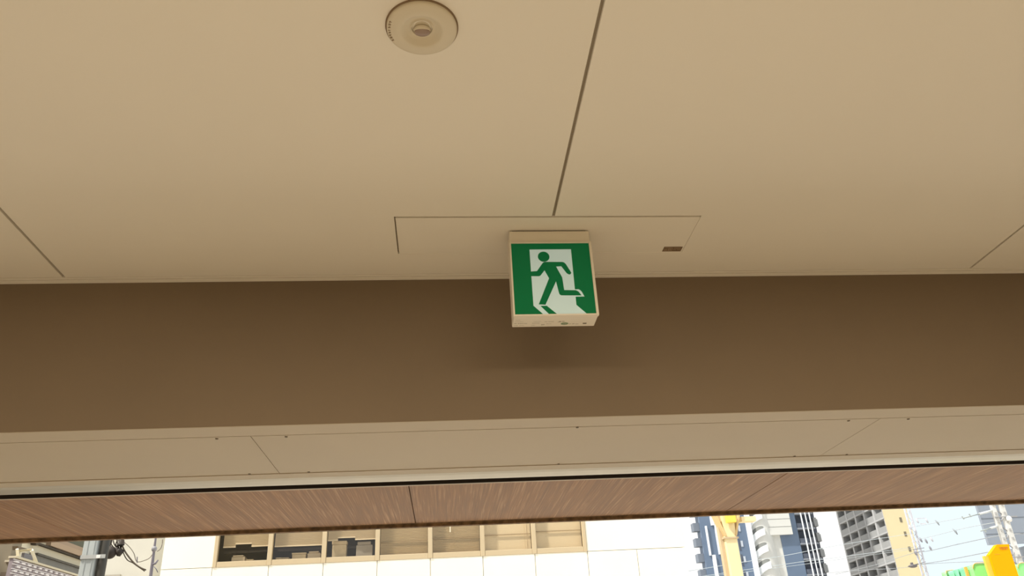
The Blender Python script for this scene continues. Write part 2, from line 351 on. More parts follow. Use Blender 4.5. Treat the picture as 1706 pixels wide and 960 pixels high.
for a, b in zip(cx, cx[1:]):
    for z0, z1 in ((-0.12, 1.2), (1.2, 2.75), (2.75, WZ0+.005)):
        B((a+gp, YF, z0+gp), (b-gp, YF+.055, z1-gp)).build('cladding_panel', WALLW, off)
    B((a+gp, YF, WZ1+.03), (b-gp, YF+.055, ZT)).build('cladding_panel', WALLW, off)
for a, b in ((OX0, WX[0]-.03), (WX[-1]+.03, OX1)):
    B((a+gp, YF, WZ0+.005+gp), (b-gp, YF+.055, WZ1+.03-gp)).build('cladding_panel', WALLW, off)
B((WX[0], YF+.3, WZ0-.3), (WX[-1], YF+2.6, WZ0-.2)).build('office_floor', INTD, off)
for i in range(7):
    a, b = WX[i], WX[i+1]
    f = MB()
    f.box((a-(.03 if i == 0 else .054), YF-.02, WZ0), (a+.055, YF+.10, WZ1))
    if i == 6: f.box((b-.0545, YF-.02, WZ0), (b+.03, YF+.10, WZ1))
    f.box((a+.0555, YF-.01, WZ0), (b-.0555, YF+.10, WZ0+.125)).box((a+.0555, YF-.01, WZ1-.08), (b-.0555, YF+.10, WZ1))
    wf = f.build('window', FRM, off, bevel=.006, seg=1)
    B((a+.05, YF+.045, WZ0+.12), (b-.05, YF+.052, WZ1-.07)).build('pane', GLASS, wf)
    # blinds
    mb = MB(); zb = {0: WZ0+.47, 1: WZ0+.47, 2: WZ0+.49}.get(i, WZ0+.13)
    z = WZ1-.1; ph = .036
    if i < 3:
        spans = {0: [(a+.13, a+.42, WZ0+.50), (a+.42, a+.80, WZ0+.57), (a+.80, b-.06, WZ0+.50)], 1: [(a+.07, b-.08, WZ0+.47)], 2: [(a+.06, a+.30, WZ0+.56), (a+.30, a+.72, WZ0+.62), (a+.72, b-.07, WZ0+.56)]}[i]
    else: spans = [(a+.06, b-.06, WZ0+.13)]
    for x0, x1, zl in spans:
        zz_ = WZ1-.1
        while zz_ > zl:
            if i >= 5: mb.box((x0, YF+.16, zz_-.0335), (x1, YF+.165, zz_-.0005))
            else: mb.prism([(x0, YF+.15, zz_), (x0, YF+.185, zz_-.026), (x0, YF+.187, zz_-.024), (x0, YF+.152, zz_+.002)], (x1-x0, 0, 0))
            zz_ -= .034
        mb.box((x0, YF+.15, zl-.03), (x1, YF+.19, zl-.005))
    bl = mb.build('blind', BLINDW if i < 3 else BLIND, wf); bl['kind'] = 'stuff'
    if i < 3: B((a+.06, YF+.6, WZ0+.40), (b-.06, YF+.66, WZ0+.46)).build('shelf_rail', mat('rail_dark', (0.05, 0.04, 0.04), 0.6), wf)
    else: B((a+.06, YF+.12, WZ0+.42+.04*(i-3)), (b-.06, YF+.14, WZ0+.437+.04*(i-3))).build('transom_bar', mat('rail_tan', (0.38, 0.29, 0.18), 0.6), wf)
B((WX[5]+1.07, YF+.12, WZ0+.14), (WX[5]+1.075, YF+.13, WZ1-.08)).build('blind_cord', FRM, off)
B((0.145, YF+.115, WZ0+.62), (0.175, YF+.12, WZ0+.76)).build('blind_tag', mat('tag_white', (0.9, 0.88, 0.8), 0.6), off)
CARTON = mat('carton', (0.60, 0.50, 0.36), 0.8, var=.08, vscale=9); MACH = mat('office_machine', (0.55, 0.47, 0.37), 0.5)
# ledge that the goods stand on
B((WX[0]+.05, YF+.20, WZ0-.2), (WX[3]-.05, YF+.75, WZ0+.10)).build('window_ledge', mat('ledge', (0.22, 0.18, 0.14), 0.7), off)
def goods(name, x0, x1, h, lab, cat, m, lid=True, z=WZ0+.10):
    t = empty(name, ((x0+x1)/2, YF+.4, z), lab, cat, 'boxes inside the office windows' if cat == 'box' else None)
    B((x0, YF+.25, z), (x1, YF+.50, z+h*.8)).build('body', m, t, bevel=.012)
    B((x0-.01 if lid else x0+.03, YF+.24, z+h*.8+.001), (x1+.01 if lid else x1-.04, YF+.51, z+h)).build('lid' if lid else 'top_cover', m, t, bevel=.012)
goods('office_printer', -5.14, -4.82, .20, 'small beige machine on the ledge inside the leftmost office window', 'printer', MACH, False)
goods('storage_box', -4.78, -4.62, .09, 'low box beside the small machine in the leftmost office window', 'box', CARTON)
goods('storage_box', -3.70, -3.37, .20, 'tan box near the middle of the second office window', 'box', CARTON)
goods('storage_box', -3.33, -3.02, .22, 'grey tan box against the right frame of the second office window', 'box', MACH, False)
goods('storage_box', -2.74, -2.40, .44, 'tall pale carton standing in the third office window', 'box', CARTON)
goods('storage_box', -4.08, -3.78, .10, 'low flat box at the left end of the second office window', 'box', CARTON)
goods('storage_cabinet', -2.16, -1.76, .40, 'grey cabinet at the right side of the third office window', 'cabinet', mat('cab_grey', (.34, .31, .28), .6), False)

# -- plain neighbour block left of the office
nb = empty('plain_block', (-9, 26, -.12), 'plain pale grey rendered block behind the hanging cables, left of the office', 'building')
RENDER = mat('grey_render', (0.50, 0.49, 0.44), 0.8, var=.04, vscale=1)
nx1 = atY(258, 920, 26).x
B((-16, 26, -.12), (nx1, 32, 9)).build('wall', RENDER, nb)
B((-16.1, 25.9, 9), (nx1+.1, 32.1, 9.3)).build('roof_parapet', RENDER, nb)
B((nx1, 27.5, -.12), (nx1+.55, 28.5, atY(262, 953, 27.5).z)).build('low_wing', RENDER, nb)
B((nx1-2.2, 25.93, atY(215, 957, 26).z-.25), (nx1-.9, 26, atY(215, 957, 26).z)).build('vent_hood', mat('vent', (.35, .33, .28), .6), nb)

# -- left house, its long wall faces the street (plane x = -6)
HW = mat('house_render', (0.70, 0.62, 0.46), 0.8, var=.04, vscale=2)
HB = mat('house_brown', (0.20, 0.15, 0.10), 0.8, var=.15, vscale=2)
GREYM = mat('grey_gutter', (0.17, 0.165, 0.15), 0.6, var=.1, vscale=5)
house = empty('side_house', (-7.5, 12, -.12), 'beige house with dark eaves line and grey gutter at the left edge', 'house')
Yh0, Yh1 = 11.9, 14.45
B((-9, Yh0, -.12), (-6, Yh1, 6.5)).build('wall', HW, house)
B((-6.0, 12.15, 3.765), (-5.95, Yh1, 3.792)).build('eaves_line', mat('line_dark', (.06, .045, .03), .8), house)
B((-6.0, 12.75, 3.80), (-5.93, Yh1, 3.88)).build('sill_band', mat('sill_pinkbrown', (0.42, 0.30, 0.20), .7), house)
hw = B((-6.0, 12.9, 3.88), (-5.94, Yh1, 3.94)).build('window', mat('sash_brown', (0.36, 0.26, 0.18), .7), house)
for ja, jb in ((12.9, 13.0), (14.3, Yh1)): B((-6.0, ja, 3.94), (-5.94, jb, 4.9)).build('window_jamb', mat('sash_brown', (0.3, .2, .14), .7), hw)
B((-5.99, 13.0, 3.94), (-5.975, 14.3, 4.9)).build('pane', mat('dark_pane', (0.10, 0.12, 0.10), .15), hw)
for py in (12.55, 12.66): B((-5.99, py, 3.83), (-5.9, py+.02, 3.93)).build('pipe_clip', mat('clip_dark', (.08, .06, .04), .7), house)
B((-5.99, 12.28, 3.74), (-5.92, 12.36, 3.80)).build('cable_clip', mat('clip_dark', (.08, .06, .04), .7), house)
gz = atX(100, 938, -5.9).z; ya = atX(57, 925, -5.9).y; yb = 14.4
gt = MB().box((-5.97, ya, gz-.004), (-5.85, yb, gz+.024)); gt.build('gutter_lip', mat('gutter_dark', (.09, .08, .065), .7), house)
B((-6.0, ya, gz-.17), (-5.88, yb, gz-.005)).build('gutter', GREYM, house)
B((-5.88, ya, gz-.11), (-5.86, yb, gz-.10)).build('gutter_seam', mat('gutter_dark', (.09, .08, .065), .7), house)
lw = empty('corner_house', (-7.6, 9.5, -.12), 'shaded brown house corner at the far left edge of the view', 'house')
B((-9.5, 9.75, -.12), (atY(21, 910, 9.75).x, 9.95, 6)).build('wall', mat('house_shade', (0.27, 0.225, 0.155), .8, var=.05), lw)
B((-9.5, 4.2, -.12), (-6.4, 9.7, 5.2)).build('added_shade_block', mat('house_shade', (0.27, 0.225, 0.155), .8, var=.05), lw)  # added block out of view, there to darken the ground on the left
B((atY(-6, 950, 9.5).x-.05, 9.70, atY(3, 960, 9.5).z-.3), (atY(8, 950, 9.5).x, 9.75, atY(3, 949, 9.5).z)).build('wall_vent', HB, lw)
B((atY(10, 930, 9.5).x-.12, 9.72, atY(14, 931, 9.5).z), (atY(26, 930, 9.5).x, 9.75, atY(14, 931, 9.5).z+.02)).build('pipe', mat('pale_pipe', (.6, .52, .38), .5), lw)

# -- balcony with pale perforated screen (plane x = -4.5)
balc = empty('balcony_screen', (-4.6, 9.6, -.12), 'balcony with glinting white perforated screen and two slanted pale posts', 'balcony')
LW = mat('screen_white', (0.85, 0.80, 0.80), 0.35); LG = mat('screen_back', (0.30, 0.25, 0.26), 0.6)
B((-4.56, 8.97, 2.05), (-4.52, 10.6, 3.035)).build('screen_back', LG, balc)
k = 0; z = 3.022
while z > 2.35:
    rowp = B((-4.52, 8.965, z-.003), (-4.505, 10.6, z+.0035)).build('screen_rail', LW, balc)
    mb = MB(); y = 8.98 + (.05 if k % 2 else 0)
    while y < 10.5:
        L = random.uniform(.055, .085); mb.box((-4.52, y, z-.028), (-4.497, y+L, z-.012)); y += .135
    o = mb.build('screen_studs', LW, rowp); o['kind'] = 'stuff'
    z -= .046; k += 1
B((-4.62, 8.95, -.12), (-4.50, 9.0, 2.05)).build('support_post', LG, balc)
B((-4.62, 10.55, -.12), (-4.50, 10.6, 2.05)).build('support_post', LG, balc)
MB().box((-4.57, 8.96, 3.036), (-4.49, 10.6, 3.055)).build('top_rail', mat('rail_cream', (0.66, 0.58, 0.42), .5), balc)
PST = mat('cream_post', (0.9, 0.82, 0.62), .5)
def strut(mb, a, b, r): return mb.tube([a, b], r, 4)
A_ = lambda x, y, X=-4.53: atX(x, y, X)
strut(MB(), A_(30, 929), A_(28.5, 915), .018).build('slanted_post', PST, balc)
strut(MB(), A_(60, 938), A_(52.5, 917), .024).build('slanted_post', PST, balc)
strut(MB(), A_(32, 918), A_(52, 916), .012).build('cross_bar', mat('bar_ochre', (.5, .40, .22), .6), balc)
MB().prism([A_(30, 910), A_(46, 914.8), A_(31, 916.5)], (-.06, 0, 0)).build('gusset', HB, balc)
B((A_(34, 918).x-.03, A_(34, 918).y+.1, 3.06), (A_(34, 918).x+.0, A_(50, 918).y+.1, A_(34, 919).z)).build('back_plate', mat('plate_grey', (.20, .19, .20), .7), balc)

# -- utility post with strapped conduit
post = empty('utility_post', (-3.79, 9.05, -.12), 'pale grey square utility post with steel strap beside the cable bundle', 'post')
GP = mat('pale_grey_paint', (0.44, 0.47, 0.46), 0.5, var=.06, vscale=7); GPD = mat('grey_paint_shadow_side', (0.30, 0.32, 0.33), .5)
px0, px1 = atY(134.5, 930, 9).x, atY(158.5, 930, 9).x
B((px0, 9.0, -.12), (px1, 9.18, 6.0)).build('post_shaft', GP, post, bevel=.012)
for x in (px0+.045, px1-.035): B((x, 8.994, -.12), (x+.008, 8.9995, 6.0)).build('ridge', GP, post)
dp = MB().tube([((px1+.052), 9.07, -.12), ((px1+.052), 9.07, 6.0)], .047, 20).build('conduit', mat('dark_conduit', (0.05, 0.045, 0.035), .45), post, smooth=True)
zs = atY(150, 928, 9).z
MB().box((px0-.006, 8.985, zs-.022), (px1+.105, 8.9935, zs+.018)).box((px0-.006, 8.985, zs-.022), (px0-.0005, 9.185, zs+.018)).build('strap', mat('strap_steel', (.50, .50, .47), .3, metal=.5), post)
B((px1+.02, 8.972, zs-.020), (px1+.06, 8.985, zs+.012)).build('strap_buckle', mat('buckle_white', (.85, .83, .78), .3), post)

# -- cable closures and hanging cables
CB = mat('cable_black', (0.035, 0.024, 0.018), .6)
Yc = 9.6
cc = empty('cable_closure', atY(189, 920, Yc), 'round black cable closure hanging right beside the grey utility post', 'cable closure', 'closures on the cable run')
c0 = atY(183.5, 921, Yc)
MB().sphere(c0, .070, (1.0, .9, 1.0), 20, 14).build('closure_body', CB, cc, smooth=True)
B((c0.x-.055, c0.y-.075, atY(180, 929, Yc).z), (c0.x-.01, c0.y-.064, atY(180, 925.5, Yc).z)).build('closure_label', mat('lbl_white', (.8, .78, .7), .6), cc)
MB().tube([atY(176, 913, Yc), atY(186, 917, Yc), atY(192, 924, Yc)], [.03, .045, .028], 10).build('cable_neck', CB, cc, smooth=True)
c2 = empty('cable_closure', atY(199, 917, Yc), 'ragged black cable splice with several tails, right of the round closure', 'cable closure', 'closures on the cable run')
MB().tube([atY(203, 900, Yc), atY(202, 908, Yc), atY(200, 918, Yc), atY(197, 927, Yc)], [.028, .036, .046, .020], 12).build('closure_body', CB, c2, smooth=True)
MB().tube([atY(196, 908, Yc), atY(194, 914, Yc), atY(198, 922, Yc)], [.012, .022, .02], 8).build('cable_tail', CB, c2, smooth=True)
for i in range(9):
    x = 177+i*2.7; MBt = MB().tube([atY(x+random.uniform(-2, 2), 893, Yc), atY(x+random.uniform(-3, 3), 901, Yc), atY(x+random.uniform(-3, 3), 907, Yc), atY(x+random.uniform(-3, 5), 914, Yc)], .0065, 6)
    MBt.build('looped_wire', CB, c2 if i > 4 else cc, smooth=True)
def cable(name, pts, Y, r, lab, m=CB, grp='hanging cables beside the thin pole', cat='cable'):
    n_ = len(pts)-1; Ys = [Y if not isinstance(Y, tuple) else Y[0]+(Y[1]-Y[0])*(x-pts[0][0])/(pts[-1][0]-pts[0][0]) for x, y in pts]
    P = [atY(x, y, yy) for (x, y), yy in zip(pts, Ys)]; q = []
    for i in range(len(P)-1):                                   # Catmull-Rom
        p0, p1, p2, p3 = P[max(i-1, 0)], P[i], P[i+1], P[min(i+2, len(P)-1)]
        for t in (0, .25, .5, .75):
            q.append(.5*((2*p1)+(p2-p0)*t+(2*p0-5*p1+4*p2-p3)*t*t+(3*p1-p0-3*p2+p3)*t**3))
    q.append(P[-1]); o = MB().tube(q, r, 6).build(name, m, None, smooth=True); return tag(o, lab, cat, grp)
cable('hanging_cable', [(202, 903), (206, 915), (213, 926), (222, 937), (232, 945), (243, 950)], 9.6, .0095, 'thick dark cable sagging rightward from the ragged splice', mat('cable_brown', (.10, .075, .05), .6))
cable('hanging_cable', [(204, 917), (208, 927), (213, 934), (221, 938), (228, 943), (241, 952)], 9.65, .006, 'thinner dark cable sagging just below the thick one', mat('cable_brown', (.10, .075, .05), .6))
cable('hanging_cable', [(206, 903), (215, 911), (223, 922), (228, 936), (241, 934), (249, 930), (254, 924)], 9.7, .0045, 'thin cable looping up from the sag to the thin pole', mat('cable_grey', (.22, .19, .15), .6))
cable('hanging_cable', [(262, 919), (267, 915), (270, 908), (271, 899)], 9.7, .005, 'short cable curving upward right of the thin pole', mat('cable_grey', (.22, .19, .15), .6))
tp = empty('thin_pole', atY(254, 930, 9.8), 'slim violet grey pole with ring insulator and forked stub before the bright gap', 'pole')
VG = mat('violet_grey', (0.22, 0.20, 0.23), .6)
pt = atY(259, 900, 9.8); pb = atY(251, 960, 9.8); dirp = (pb-pt)
MB().tube([pt-dirp*1.0, pt, pt+dirp*.5, pb, pb+dirp*4.25], [.011, .012, .016, .019, .022], 10).build('pole_shaft', VG, tp, smooth=True)
ci = atY(257, 915, 9.75); MB().tube([ci+Vector((0, 0, .028)), ci+Vector((0, 0, .012)), ci-Vector((0, 0, .012)), ci-Vector((0, 0, .028))], [.018, .030, .030, .018], 14).build('ring_insulator', mat('insul_grey', (.32, .31, .33), .5), tp, smooth=True)
MB().tube([atY(254, 941, 9.75), atY(259, 939, 9.75), atY(263.5, 933, 9.75)], [.010, .014, .008], 8).build('stub_arm', VG, tp, smooth=True)
MB().tube([atY(256, 944, 9.75), atY(260, 948, 9.75), atY(263, 954, 9.75)], .005, 6).build('stub_wire', VG, tp, smooth=True)
MB().tube([atY(228.5, 928, 9.7), atY(228.5, 938, 9.7)], .006, 6).build('cable_hook', VG, tp)

# -- cream station column
cc_ = atY(1222, 900, 14); colm = empty('cream_column', (cc_.x, 14.1, -.12), 'cream steel column with collar and splayed yellow bracket head before the navy tower', 'column')
CRM = mat('cream_paint', (0.86, 0.72, 0.42), .5, var=.03, vscale=3); CRD = mat('tan_paint', (0.55, 0.43, 0.27), .5)
xa, xb = atY(1211, 915, 14).x, atY(1231.5, 915, 14).x
B((xa, 14.0, -.12), (xb, 14.22, 5.2)).build('shaft', CRM, colm, bevel=.012)
B((atY(1205.5, 915, 14).x, 14.08, -.12), (xa-.001, 14.2, 5.2)).build('side_fin', CRD, colm)
B((xa-.03, 13.975, atY(1215, 897.8, 14).z), (xb+.02, 14.24, atY(1215, 895.2, 14).z)).build('collar', CRD, colm)
zc_ = atY(1215, 893, 14).z
for s, x0 in ((-1, xa), (1, xb)):
    MB().prism([(x0, 13.98, zc_), (x0-s*.03, 13.98, zc_), (x0+s*.10, 13.98, zc_+.42), (x0+s*.14, 13.98, zc_+.42)], (0, .2, 0)).build('splayed_bracket', mat('ochre_paint', (.70, .50, .24), .5), colm)
yl = atY(1217, 866, 13.9); B((yl.x-.07, 13.86, yl.z-.05), (yl.x+.09, 13.97, yl.z+.14)).build('lamp_housing', mat('yellow_paint', (.85, .66, .10), .4), colm)
B((xb+.15, 14.02, atY(1245, 872, 14).z+.04), (xb+.42, 14.2, atY(1245, 866, 14).z+.06)).build('cross_beam', CRM, colm)

# -- far navy apartment tower (about 150 m away)
YT = 150.0
NAVY = mat('navy_cladding', (0.115, 0.165, 0.25), .5, var=.06, vscale=.3); NAVD = mat('navy_balcony', (0.075, 0.09, 0.125), .6, var=.25, vscale=1.2)
TWW = mat('tower_white', (0.78, 0.82, 0.86), .6); TGR = mat('tower_grey_white', (0.60, 0.61, 0.59), .6); TDK = mat('tower_slot_shadow', (0.20, 0.21, 0.20), .8)
FLH = 2.83
tw = empty('navy_tower', (58, YT+8, -.12), 'tall navy apartment tower with white strips and curved white stair column', 'apartment tower')
def X_(x, y=912): return atY(x, y, YT).x
def Z_(x, y): return atY(x, y, YT).z
def at_(x, y): p = atY(x, y, YT); return p.x, p.z
TOP = 62
B((X_(1172), YT, -.12), (X_(1207), YT+2.4, TOP)).build('left_wing', NAVY, tw)
B((X_(1200), YT+2.4, -.12), (X_(1250), YT+4, TOP)).build('rear_wing', NAVY, tw)
B((X_(1207), YT+.4, -.12), (X_(1250), YT+2.4, TOP)).build('recessed_wing', NAVY, tw)
z0n = Z_(1160, 877.5)
for k in range(-6, 10):
    zc = z0n + k*FLH
    if zc < 0: continue
    B((X_(1162), YT+.5, zc-.75), (X_(1171.9), YT+2.2, zc+.75)).build('balcony_notch', mat('notch_grey', (.16, .19, .24), .7), tw)
def strip(x0, y0, x1, y1, wpx, name='white_strip', m=TWW, th=.35, Y=YT):
    xa_, za = at_(x0, y0); xb_, zb = at_(x1, y1); xm = (xa_+xb_)/2; hw_ = wpx*YT/F/2*1.03
    return B((xm-hw_, Y-th, min(za, zb)), (xm+hw_, Y, max(za, zb))).build(name, m, tw)
strip(1180.5, 815, 1183.5, 876, 5.4); strip(1174.7, 877, 1183.8, 926, 2.7); strip(1191.5, 874, 1201, 924, 6.0); strip(1191.5, 925, 1199, 1010, 5.2)
strip(1200.5, 815, 1203, 871, 3)
# windows of the recessed wing
z0w = Z_(1236, 880)
for k in range(-6, 10):
    zc = z0w+k*FLH*1.0
    if zc < 1: continue
    wn = B((X_(1236.5), YT+.30, zc-.55), (X_(1240), YT+.39, zc+.55)).build('window', mat('win_pale', (.45, .50, .58), .4), tw)
    B((X_(1233), YT+.33, zc-1.2), (X_(1235.5), YT+.39, zc+.9)).build('drain_recess', NAVD, tw)
# white pier, stair column
B((X_(1250), YT-.2, -.12), (X_(1257.5), YT+14, TOP)).build('white_pier', TWW, tw)
sx0, sx1 = X_(1258.5), X_(1298); sr = (sx1-sx0)/2
mb = MB(); n = 28; pts = [((sx0+sx1)/2-sr*math.cos(math.pi*k/n), YT+2.2-sr*1.0*math.sin(math.pi*k/n)) for k in range(n+1)]
mb.prism([(x, y, -.12) for x, y in pts]+[(sx1, YT+10, -.12), (sx0, YT+10, -.12)], (0, 0, TOP+.12)); mb.build('stair_column', TGR, tw)
zst = Z_(1268, 888.5)
for k in range(-6, 9):
    zc = zst + k*3.02
    if zc < 2: continue
    # each flight: curved dark opening climbing round the column, bright parapet beneath
    mo = MB(); mp_ = MB()
    for j in range(9):
        a0, a1 = math.pi*(.03+.46*j/9), math.pi*(.03+.46*(j+1)/9)
        def PT(a, r): return ((sx0+sx1)/2-r*math.cos(a), YT+2.2-r*math.sin(a))
        def zz_(a): t = (a/math.pi-.03)/.46; return zc-1.0+2.05*(1-max(0, 1-t)**1.9)
        def th_(a): t = (a/math.pi-.03)/.46; return .42*max(0, 1-t)**.6+.16
        p, q = PT(a0, sr+.03), PT(a1, sr+.03); p2, q2 = PT(a0, sr-.4), PT(a1, sr-.4)
        for mb_, lo, hi, rr in ((mo, th_, None, .05), (mp_, None, None, .45)):
            if mb_ is mo: b0, t0, b1, t1 = zz_(a0)-th_(a0), zz_(a0)+th_(a0), zz_(a1)-th_(a1), zz_(a1)+th_(a1)
            else: b0, t0, b1, t1 = zz_(a0)-th_(a0)-1.25, zz_(a0)-th_(a0)-.03, zz_(a1)-th_(a1)-1.25, zz_(a1)-th_(a1)-.03
            P0, Q0 = PT(a0, sr+rr), PT(a1, sr+rr); P1, Q1 = PT(a0, sr-.3), PT(a1, sr-.3)
            v = [mb_.bm.verts.new(c) for c in ((*P0, b0), (*Q0, b1), (*Q0, t1), (*P0, t0), (*P1, b0), (*Q1, b1), (*Q1, t1), (*P1, t0))]
            for f in ((0,1,2,3), (7,6,5,4), (0,4,5,1), (3,2,6,7), (1,5,6,2), (0,3,7,4)): mb_.bm.faces.new([v[i] for i in f])
    mo.build('stair_opening', TDK, tw); mp_.build('stair_parapet', TWW, tw)
# right wings
B((sx1-.5, YT+1, -.12), (X_(1308), YT+15, TOP)).build('grey_pier', TGR, tw)
zb_ = Z_(1320, 890)
B((sx1-2.0, YT+.2, zb_), (X_(1322, 890), YT+12, TOP)).build('white_block', TGR, tw)
for q in (1, 2, 3): B((sx1-2, YT+.17, zb_+q*1.45), (X_(1322, 890), YT+.2, zb_+q*1.45+.06)).build('panel_joint', TDK, tw)
B((X_(1307), YT+.9, -.12), (X_(1338), YT+15, TOP)).build('right_wing', NAVY, tw)
B((X_(1338), YT+2.4, -.12), (X_(1377), YT+15, TOP)).build('balcony_wing', NAVD, tw)
zk = Z_(1366, 868)
BSL = mat('slab_grey', (.22, .24, .28), .7)
for k in range(-6, 10):
    zc = zk+k*FLH
    if zc < 1: continue
    B((X_(1338), YT+.6, zc-1.35), (X_(1368), YT+2.4, zc-1.05)).build('balcony_slab', BSL, tw)
    B((X_(1339), YT+.8, zc-1.05), (X_(1354), YT+.9, zc-.15)).build('balcony_railing', NAVD, tw)
    B((X_(1355), YT+.7, zc-1.05), (X_(1366), YT+.8, zc-.05)).build('balcony_railing', mat('rail_slate', (.13, .14, .17), .6), tw)
    B((X_(1367.5), YT+.6, zc-.85), (X_(1372.5), YT+2.3, zc+.75)).build('balcony_notch', mat('notch_dark', (.16, .17, .18), .8), tw)
    B((X_(1372.5), YT+.9, zc-.85), (X_(1375.5), YT+2.3, zc+.5)).build('balcony_notch', mat('notch_mid', (.28, .30, .31), .8), tw)
for x, wpx in ((1347.0, 1.6), (1354.5, 1.2), (1361.5, 1.5)):
    xx = X_(x); B((xx-wpx*.055, YT+.25, -.12), (xx+wpx*.055, YT+.5, TOP)).build('white_downpipe', TWW, tw)

# -- grey gridded apartment block with yellow end wall
GD = (0.093, 0.996)
gc = atY(1496, 900, 150.0)
ang = math.atan2(-GD[0], GD[1])
GR = mat('grid_frame_grey', (0.46, 0.47, 0.48), .7); GRD = mat('balcony_recess', (0.36, 0.365, 0.35), .8); GPN = mat('balcony_front', (0.34, 0.35, 0.355), .7, var=.05, vscale=.5)
YEL = mat('yellow_render', (0.60, 0.525, 0.33), .8, var=.03, vscale=.2)
gb = empty('grid_block', (gc.x, 150, -.12), 'grey gridded balcony apartment block with pale yellow end wall', 'apartment block', rz=-math.atan2(GD[0], GD[1]))
GM = Matrix.Translation((gc.x, 150, 0)) @ Matrix.Rotation(-math.atan2(GD[0], GD[1]), 4, 'Z')
def gbox(a, b, name, m):                    # box in the block's own frame: x right along end wall, y away along the balcony front
    mb = MB().box(a, b); bmesh.ops.transform(mb.bm, matrix=GM, verts=mb.bm.verts[:]); return mb.build(name, m, gb)
# far end of the balcony front from the photographed left edge
d = ray(1417, 905); t_ = None
ex, ey = d.x, d.y; px_, py_ = gc.x, 150.0
s_ = (px_*ey - py_*ex)/(GD[1]*ex - GD[0]*ey)
LG_ = s_
# row heights from floor lines on the near corner
zr = [atY(1472.5, 862.5, 150).z, atY(1480, 885.6, 150).z, atY(1487, 908.75, 150).z, atY(1494, 935, 150).z]
fh = (zr[0]-zr[3])/3
LE = LG_; GW = 3.15
ncol = 5; cwid = LE/ncol
gbox((.02, 0, -.12), (GW, LE*.98, 58), 'core_block', YEL); gbox((-1.56, -.3, -.12), (GW, 0, 58), 'end_wall', YEL)
gbox((-.10, .3, -.12), (.019, LE, 58), 'recess_wall', GRD)
base = zr[3] - fh*6
bp = None
for r in range(0, 17):
    z = base + r*fh
    if z < .5: continue
    gbox((-1.55, 0, z-.14), (-.10, LE, z+.14), 'floor_slab', GR)
    for c in range(ncol):
        y0 = c*cwid
        o = gbox((-1.45, y0+.35, z+.14), (-1.30, y0+cwid-.35, z+1.30), 'balcony_front', GPN) if bp is None else rep(bp[0], gb, Vector(((GM.to_3x3() @ Vector((0, y0-bp[1], 0))).x, (GM.to_3x3() @ Vector((0, y0-bp[1], 0))).y, z-bp[2])))
        if bp is None: bp = (o, y0, z)
        if (r*7+c*3) % 4 != 0: gbox((-.11, y0+cwid*.45, z+1.4), (-.09, y0+cwid*.75, z+1.9), 'balcony_window', GPN) if 3 < r < 12 else None
for c in range(ncol+1):
    gbox((-1.50, c*cwid-.33 if c else 0, -.12), (-.10, c*cwid+.33 if c else .4, 58), 'divider_fin', GR)
for x, y in ((1498, 867.5), (1505.5, 891), (1512.5, 916)):
    p = GM.inverted() @ atY(x, y, 150.3); gbox((p.x-.22, -.35, p.z-.45), (p.x+.22, -.3, p.z+.45), 'end_window', mat('end_win', (.16, .14, .10), .5))

# -- slate building at the right edge
SLATE = mat('slate_panels', (0.24, 0.275, 0.33), .5, var=.05, vscale=.3)
sb = empty('slate_building', (52, 82, -.12), 'blue grey slate clad building behind the lattice mast at right edge', 'building')
YS = 80.0
q0 = atY(1638, 877, YS); B((q0.x, YS, atY(1650, 908, YS).z), (q0.x+22, YS+.3, 30)).build('upper_block', SLATE, sb)
B((q0.x+5.5, YS+.5, -.12), (q0.x+22, YS+5, atY(1650, 908, YS).z)).build('lower_block', SLATE, sb)
zj = atY(1690, 889, YS).z
for k in range(-2, 4): B((q0.x+.02, YS-.03, zj+k*1.6), (q0.x+22, YS, zj+k*1.6+.05)).build('panel_joint', mat('slate_joint', (.14, .16, .19), .6), sb)

# -- railway masts
def mast(name, X0, X1, Y, z1, lab, m, step, r):
    t = empty(name, ((X0+X1)/2, Y, -.12), lab, 'mast')
    B((X0-r, Y-r, -.12), (X0+r, Y+r, z1)).build('mast_leg', m, t); B((X1-r, Y-r, -.12), (X1+r, Y+r, z1)).build('mast_leg', m, t)
    z = 2.0; s = 0
    while z < z1-step:
        a, b = ((X0, X1) if s else (X1, X0)); MB().tube([(a, Y, z), (b, Y, z+step)], r*.45, 4).build('lattice_brace', m, t); z += step; s = 1-s
    return t
PM = mat('galvanised_pale', (0.55, 0.56, 0.62), .5, var=.12, vscale=4); PM2 = mat('galvanised_cream', (0.60, 0.60, 0.58), .5, var=.18, vscale=3)
Ym = 40.0
m0 = atY(1521, 900, Ym).x; m1 = atY(1529.5, 900, Ym).x
M1 = mast('lattice_mast', m0, m1, Ym, 11, 'pale lattice railway mast beside the yellow end wall', PM, .30, .036)
DK = mat('fitting_dark', (.14, .13, .14), .6); WIRE = mat('wire_grey', (0.30, 0.33, 0.36), .5)
for (x, y, ln) in ((1519, 879, 12), (1526, 902, 14), (1531, 915, 20), (1533, 920, 16), (1538, 938, 10)):
    p = atY(x, y, Ym-.15); L = ln*Ym/F/2; MB().tube([(p.x-L, Ym-.12, p.z-.02), (p.x+L, Ym-.12, p.z+.05)], .022, 6).build('cross_arm', PM if y < 905 else mat('arm_grey', (.25, .25, .29), .5), M1)
for (x, y) in ((1517, 879), (1543, 902), (1534, 900), (1525, 922), (1550, 914), (1552, 899), (1544, 868), (1528, 868)):
    p = atY(x, y, Ym-.15); MB().tube([p+Vector((-.03, 0, .13)), p+Vector((-.01, 0, .05)), p+Vector((.02, 0, -.05)), p+Vector((.05, 0, -.12))], [.02, .05, .05, .02], 8).build('insulator', PM if y < 900 else mat('arm_grey', (.25, .25, .29), .5), M1, smooth=True)
